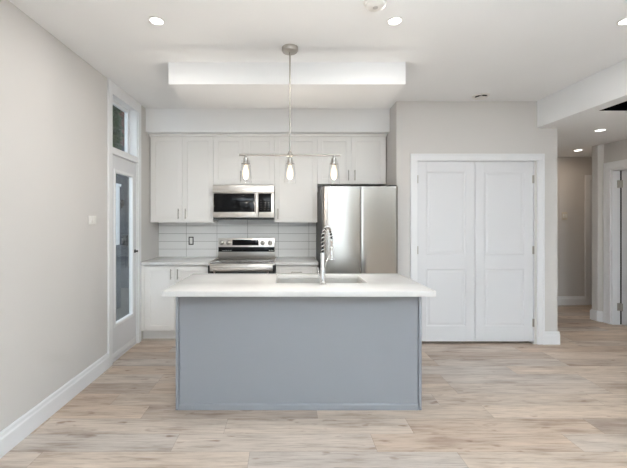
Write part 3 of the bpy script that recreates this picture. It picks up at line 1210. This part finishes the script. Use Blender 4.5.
fine = resample(path, 0.0012)
side = dirv.cross(Vector((0, 0, 1))).normalized()
hel = []
ph = 0
for i, p in enumerate(fine[:-1]):
    t = (fine[i + 1] - p).normalized()
    nrm = side.cross(t).normalized()
    ph += 2 * PI * 0.0012 / 0.030
    hel.append(p + (nrm * math.cos(ph) + side * math.sin(ph)) * 0.0102)
bm = bmesh.new()
tube(bm, hel, 0.0040, 8)
finish('spring', bm, M_CHROME, fc, True)
bm = bmesh.new()
lathe(bm, [(0.012, 0.0), (0.014, -0.012), (0.0135, -0.03), (0.010, -0.036), (0.010, -0.065), (0.0165, -0.072), (0.0165, -0.135), (0.024, -0.160), (0.024, -0.168), (0.018, -0.170)],
      (endp.x, endp.y, endp.z), 20)
finish('spray_head', bm, M_CHROME, fc, True)
bm = bmesh.new()
a0 = p0 + Vector((0, 0, FZc + 0.12))
a1 = endp + Vector((0, 0, -0.085))
tube(bm, [p0 + dirv * 0.012 + Vector((0, 0, FZc + 0.10)), a1 - dirv * 0.012 + Vector((0, 0, -0.01))], 0.0048, 10)
lathe(bm, [(0.0185, -0.006), (0.0185, 0.006)], (a1.x, a1.y, a1.z - 0.006), 20)
finish('holder_arm', bm, M_CHROME, fc, True)
bm = bmesh.new()
tube(bm, [p0 + Vector((-0.020, 0, FZc + 0.06)), p0 + Vector((-0.034, 0, FZc + 0.06))], 0.011, 14)
tube(bm, [p0 + Vector((-0.030, 0, FZc + 0.06)), p0 + Vector((-0.036, -0.01, FZc + 0.13))], 0.0045, 10)
finish('lever', bm, M_CHROME, fc, True)

# ------------------------------------------------------------------ pendant light
PX, PY = 0.023, 2.80
pd = thing('pendant_light', 'satin nickel bar pendant with three glass shades hanging above the island', 'pendant light', (PX, PY, ZC))
bm = bmesh.new()
lathe(bm, [(0.063, 0), (0.063, -0.024), (0.056, -0.034), (0.012, -0.036)], (PX, PY, ZC), 36)
finish('canopy', bm, M_NICKEL, pd, True)
ZBAR = 1.905
bm = bmesh.new()
tube(bm, [(PX, PY, ZC - 0.034), (PX, PY, ZBAR)], 0.0058, 12)
finish('rod', bm, M_NICKEL, pd, True)
bm = bmesh.new()
yaw = 0.02
ca, sa = math.cos(yaw), math.sin(yaw)
def along(d, z=0, dy=0):
    return (PX + d * ca - dy * sa, PY + d * sa + dy * ca, ZBAR + z)
tube(bm, [along(-0.393), along(0.393)], 0.0085, 12)
lathe(bm, [(0.02, -0.014), (0.025, -0.008), (0.025, 0.008), (0.016, 0.014), (0.010, 0.03)], (PX, PY, ZBAR), 24)
finish('bar', bm, M_NICKEL, pd, True)
for dd in (-0.343, 0.0, 0.343):
    x, y, z = along(dd)
    bm = bmesh.new()
    lathe(bm, [(0.010, -0.004), (0.012, -0.022), (0.020, -0.026), (0.020, -0.062), (0.033, -0.066), (0.033, -0.070), (0.018, -0.071), (0.016, -0.078)], (x, y, z), 24)
    sc = finish('socket', bm, M_NICKEL, pd, True)
    bm = bmesh.new()
    outer = [(0.033, -0.042), (0.037, -0.075), (0.042, -0.13), (0.046, -0.185), (0.048, -0.218)]
    inner = [(r - 0.0025, h) for r, h in reversed(outer)]
    lathe(bm, outer + inner, (x, y, z), 12, cap=False)
    sh = finish('glass_shade', bm, M_SHADE, pd, True, 'clear flared glass shade')
    bm = bmesh.new()
    prof = [(0.011, -0.076), (0.013, -0.085), (0.016, -0.10), (0.023, -0.122), (0.0255, -0.145), (0.024, -0.165), (0.017, -0.182), (0.004, -0.190)]
    lathe(bm, prof, (x, y, z), 20)
    bl = finish('bulb', bm, M_BULB, pd, True, 'glowing warm white bulb')
    d = bpy.data.lights.new('bulb_light', 'POINT')
    d.energy = BULB_W
    d.color = (1.0, 0.90, 0.77)
    d.shadow_soft_size = 0.012
    lo = bpy.data.objects.new('bulb_light', d)
    COL.objects.link(lo)
    lo.parent = bl
    lo.location = Vector((x, y, z - 0.232)) - wloc(bl)


# ------------------------------------------------------------------ ceiling fittings
def recessed(x, y, z, label, power, r=0.041, col=WARM, seen=True):
    t = thing('recessed_light', label, 'ceiling light', (x, y, z), 'round recessed ceiling lights')
    bm = bmesh.new()
    lathe(bm, [(r + 0.012, 0.0), (r + 0.012, -0.004), (r + 0.002, -0.006), (r, -0.003), (r, 0.0)], (x, y, z), 32, cap=False)
    finish('trim_ring', bm, M_WHITEPL, t, True)
    bm = bmesh.new()
    lathe(bm, [(r, -0.0005), (r, -0.003)], (x, y, z), 32)
    finish('diffuser', bm, M_LED, t, False, 'glowing white diffuser')
    d = bpy.data.lights.new('recessed_lamp', 'AREA')
    d.shape = 'DISK'
    d.size = 2 * r
    d.energy = power
    d.color = col
    lo = bpy.data.objects.new('recessed_lamp', d)
    COL.objects.link(lo)
    lo.parent = t
    lo.location = (0, 0, -0.009)
    return t


recessed(-0.876, 2.42, ZC, 'lit recessed ceiling light nearest the left wall', LAMP_W)
recessed(0.725, 2.42, ZC, 'lit recessed ceiling light beside the smoke detector', LAMP_W)
recessed(2.285, 2.42, ZC, 'lit recessed ceiling light before the lowered hall ceiling', LAMP_W)
recessed(3.62, 4.16, ZH, 'lit recessed light in the lowered ceiling before the hall side door', HALL_W, 0.045, (1.0, 0.86, 0.70))
recessed(4.335, 5.36, ZH, 'lit recessed light at the far end of the hall', HALL_W, 0.048, (1.0, 0.80, 0.60))

sd = thing('smoke_detector', 'round white smoke detector on the ceiling near a recessed light', 'smoke detector', (0.54, 2.2, ZC))
bm = bmesh.new()
lathe(bm, [(0.070, 0), (0.070, -0.012), (0.062, -0.018), (0.060, -0.030), (0.048, -0.040), (0.010, -0.042)], (0.54, 2.2, ZC), 36)
finish('body', bm, M_WHITEPL, sd, True)
bm = bmesh.new()
lathe(bm, [(0.016, -0.0405), (0.016, -0.0445), (0.012, -0.0455)], (0.54, 2.2, ZC), 20)
finish('test_button', bm, M_LIGHTPL, sd, True, 'light grey test button')

vt_ = thing('ceiling_vent', 'small round white ceiling vent near the closet wall', 'vent', (2.09, 3.88, ZC))
bm = bmesh.new()
lathe(bm, [(0.088, 0.0), (0.088, -0.006), (0.066, -0.012), (0.062, -0.004), (0.062, 0)], (2.09, 3.88, ZC), 36, cap=False)
finish('ring', bm, M_WHITEPL, vt_, True)
bm = bmesh.new()
lathe(bm, [(0.062, -0.0005), (0.062, -0.002)], (2.09, 3.88, ZC), 36)
finish('throat', bm, M_VOID, vt_, False, 'dark vent throat')
bm = bmesh.new()
lathe(bm, [(0.015, -0.002), (0.015, -0.020), (0.056, -0.022), (0.060, -0.028), (0.030, -0.034)], (2.09, 3.88, ZC), 36)
finish('damper', bm, M_WHITEPL, vt_, True)

# ------------------------------------------------------------------ wall plates
sw = thing('light_switch', 'white switch plate on the left wall before the glass door', 'light switch', (XL, 3.14, 1.36))
part_box('plate', M_WHITEPL, sw, XL, XL + 0.007, 3.082, 3.198, 1.362, 1.437, bev=0.003)
for y in (3.112, 3.168):
    part_box('rocker', M_WHITEPL, sw, XL + 0.006, XL + 0.011, y - 0.018, y + 0.018, 1.372, 1.427, bev=0.002)

sw = thing('light_switch', 'ivory double switch plate on the wall at the end of the hall', 'light switch', (4.57, YH, 1.40))
part_box('plate', M_BEIGEPL, sw, 4.525, 4.615, YH - 0.007, YH, 1.405, 1.53, bev=0.003)
for x in (4.550, 4.590):
    part_box('rocker', M_WHITEPL, sw, x - 0.014, x + 0.014, YH - 0.011, YH - 0.006, 1.435, 1.50, bev=0.002)

yo = YK - 0.009
ol = thing('wall_outlet', 'uncovered outlet in a dark box on the white tile backsplash', 'outlet', (-1.27, yo, 1.08))
bm = bmesh.new()
x0, x1, z0, z1, w = -1.302, -1.238, 1.072, 1.178, 0.012
box(bm, x0, x0 + w, yo - 0.006, yo, z0, z1)
box(bm, x1 - w, x1, yo - 0.006, yo, z0, z1)
box(bm, x0 + w, x1 - w, yo - 0.006, yo, z0, z0 + w)
box(bm, x0 + w, x1 - w, yo - 0.006, yo, z1 - w, z1)
finish('box_rim', bm, M_BLACK, ol)
rc = part_box('receptacle', M_WHITEPL, ol, x0 + w, x1 - w, yo - 0.009, yo, z0 + w, z1 - w, bev=0.002)

# ------------------------------------------------------------------ outdoors, seen through the glass door
bm = bmesh.new()
box(bm, -14, XL - 0.21, 0, 26, -0.4, -0.3)
struct('ground', bm, M_GROUND, 'grey gravel ground outside the glass door')

nh = thing('neighbour_house', 'blue-grey sided house seen through the glass door', 'house', (-2.6, 10.5, -0.3))
bm = bmesh.new()
box(bm, -4.35, -0.8, 9.0, 12.5, 0.2, 6.2)
finish('siding', bm, M_SIDING, nh)
bm = bmesh.new()
box(bm, -4.37, -0.78, 8.97, 12.53, -0.3, 0.2)
finish('foundation', bm, M_STONE, nh)
bm = bmesh.new()
prism(bm, [(-4.75, 6.22), (-0.4, 6.22), (-2.57, 7.6)], 'y', 8.7, 12.8)
finish('roof', bm, M_DARK, nh)
bm = bmesh.new()
tube(bm, [(-3.93, 8.96, 0.25), (-3.93, 8.96, 6.0)], 0.028, 10)
finish('downpipe', bm, M_GREYPL, nh, True)
bm = bmesh.new()
box(bm, -4.24, -4.05, 8.75, 8.998, 3.25, 4.15)
box(bm, -4.26, -4.03, 8.72, 8.998, 4.15, 4.22)
finish('chimney', bm, M_BRICK, nh)

ln = thing('wall_lantern', 'small black lantern on the blue-grey house outside the glass door', 'lantern', (-4.11, 9.0, 1.7))
bm = bmesh.new()
box(bm, -4.14, -4.08, 8.97, 9.0, 1.74, 1.90)
box(bm, -4.125, -4.095, 8.90, 8.97, 1.87, 1.89)
finish('bracket', bm, M_BLACK, ln)
bm = bmesh.new()
lathe(bm, [(0.035, 1.69), (0.05, 1.83), (0.06, 1.84), (0.01, 1.89)], (-4.11, 8.90, 0), 6)
finish('lamp_body', bm, M_BLACK, ln)

em = thing('electric_meter', 'dark meter box on the blue-grey house outside the glass door', 'meter', (-4.02, 9.0, 0.8))
part_box('box', M_DARK, em, -4.09, -3.97, 8.93, 9.0, 0.75, 1.02, bev=0.006)
bm = bmesh.new()
lathe(bm, [(0.045, 0), (0.045, -0.05), (0.035, -0.06)], (-4.03, 8.93, 0.93), 20, 'y')
finish('dial', bm, M_GREYPL, em, True)

pp = thing('porch_pillar', 'white square porch pillar on a grey stone pier outside the glass door', 'pillar', (-3.33, 6.93, -0.3))
part_box('pier', M_STONE, pp, -3.46, -3.24, 6.85, 7.02, -0.3, 0.92, label='grey stone pier')
part_box('post', M_TRIM, pp, -3.44, -3.25, 6.86, 7.0, 0.92, 2.05, bev=0.01)
part_box('cap', M_TRIM, pp, -3.47, -3.23, 6.84, 7.03, 2.05, 2.10, bev=0.01)

tr = thing('leafy_tree', 'leafy green tree seen through the transom window', 'tree', (-4.2, 7.8, -0.3))
bm = bmesh.new()
tube(bm, [(-4.25, 7.8, -0.3), (-4.24, 7.8, 1.0), (-4.2, 7.8, 2.2), (-4.2, 7.8, 3.9)], [0.08, 0.07, 0.05, 0.02], 12)
tube(bm, [(-4.2, 7.8, 2.2), (-4.05, 7.75, 2.8), (-3.95, 7.7, 3.4)], [0.035, 0.025, 0.012], 8)
tube(bm, [(-4.22, 7.8, 2.0), (-4.4, 7.9, 2.7), (-4.5, 7.9, 3.3)], [0.035, 0.025, 0.012], 8)
finish('trunk', bm, M_BARK, tr, True)
bm = bmesh.new()
for i in range(6500):
    while True:
        p = Vector((random.uniform(-1, 1), random.uniform(-1, 1), random.uniform(-1, 1)))
        if p.length < 1 and p.length > 0.35:
            break
    c = Vector((-4.03 + p.x * 0.44, 7.75 + p.y * 0.48, 3.35 + p.z * 1.35))
    s = random.uniform(0.035, 0.07)
    rot = Matrix.Rotation(random.uniform(0, 6.28), 3, 'Z') @ Matrix.Rotation(random.uniform(-1.2, 1.2), 3, 'X')
    q = [Vector((-s * 0.5, 0, 0)), Vector((0, -s, 0.01)), Vector((s * 0.5, 0, 0)), Vector((0, s, -0.01))]
    bm.faces.new([bm.verts.new(c + rot @ v) for v in q])
finish('crown', bm, M_LEAF, tr)
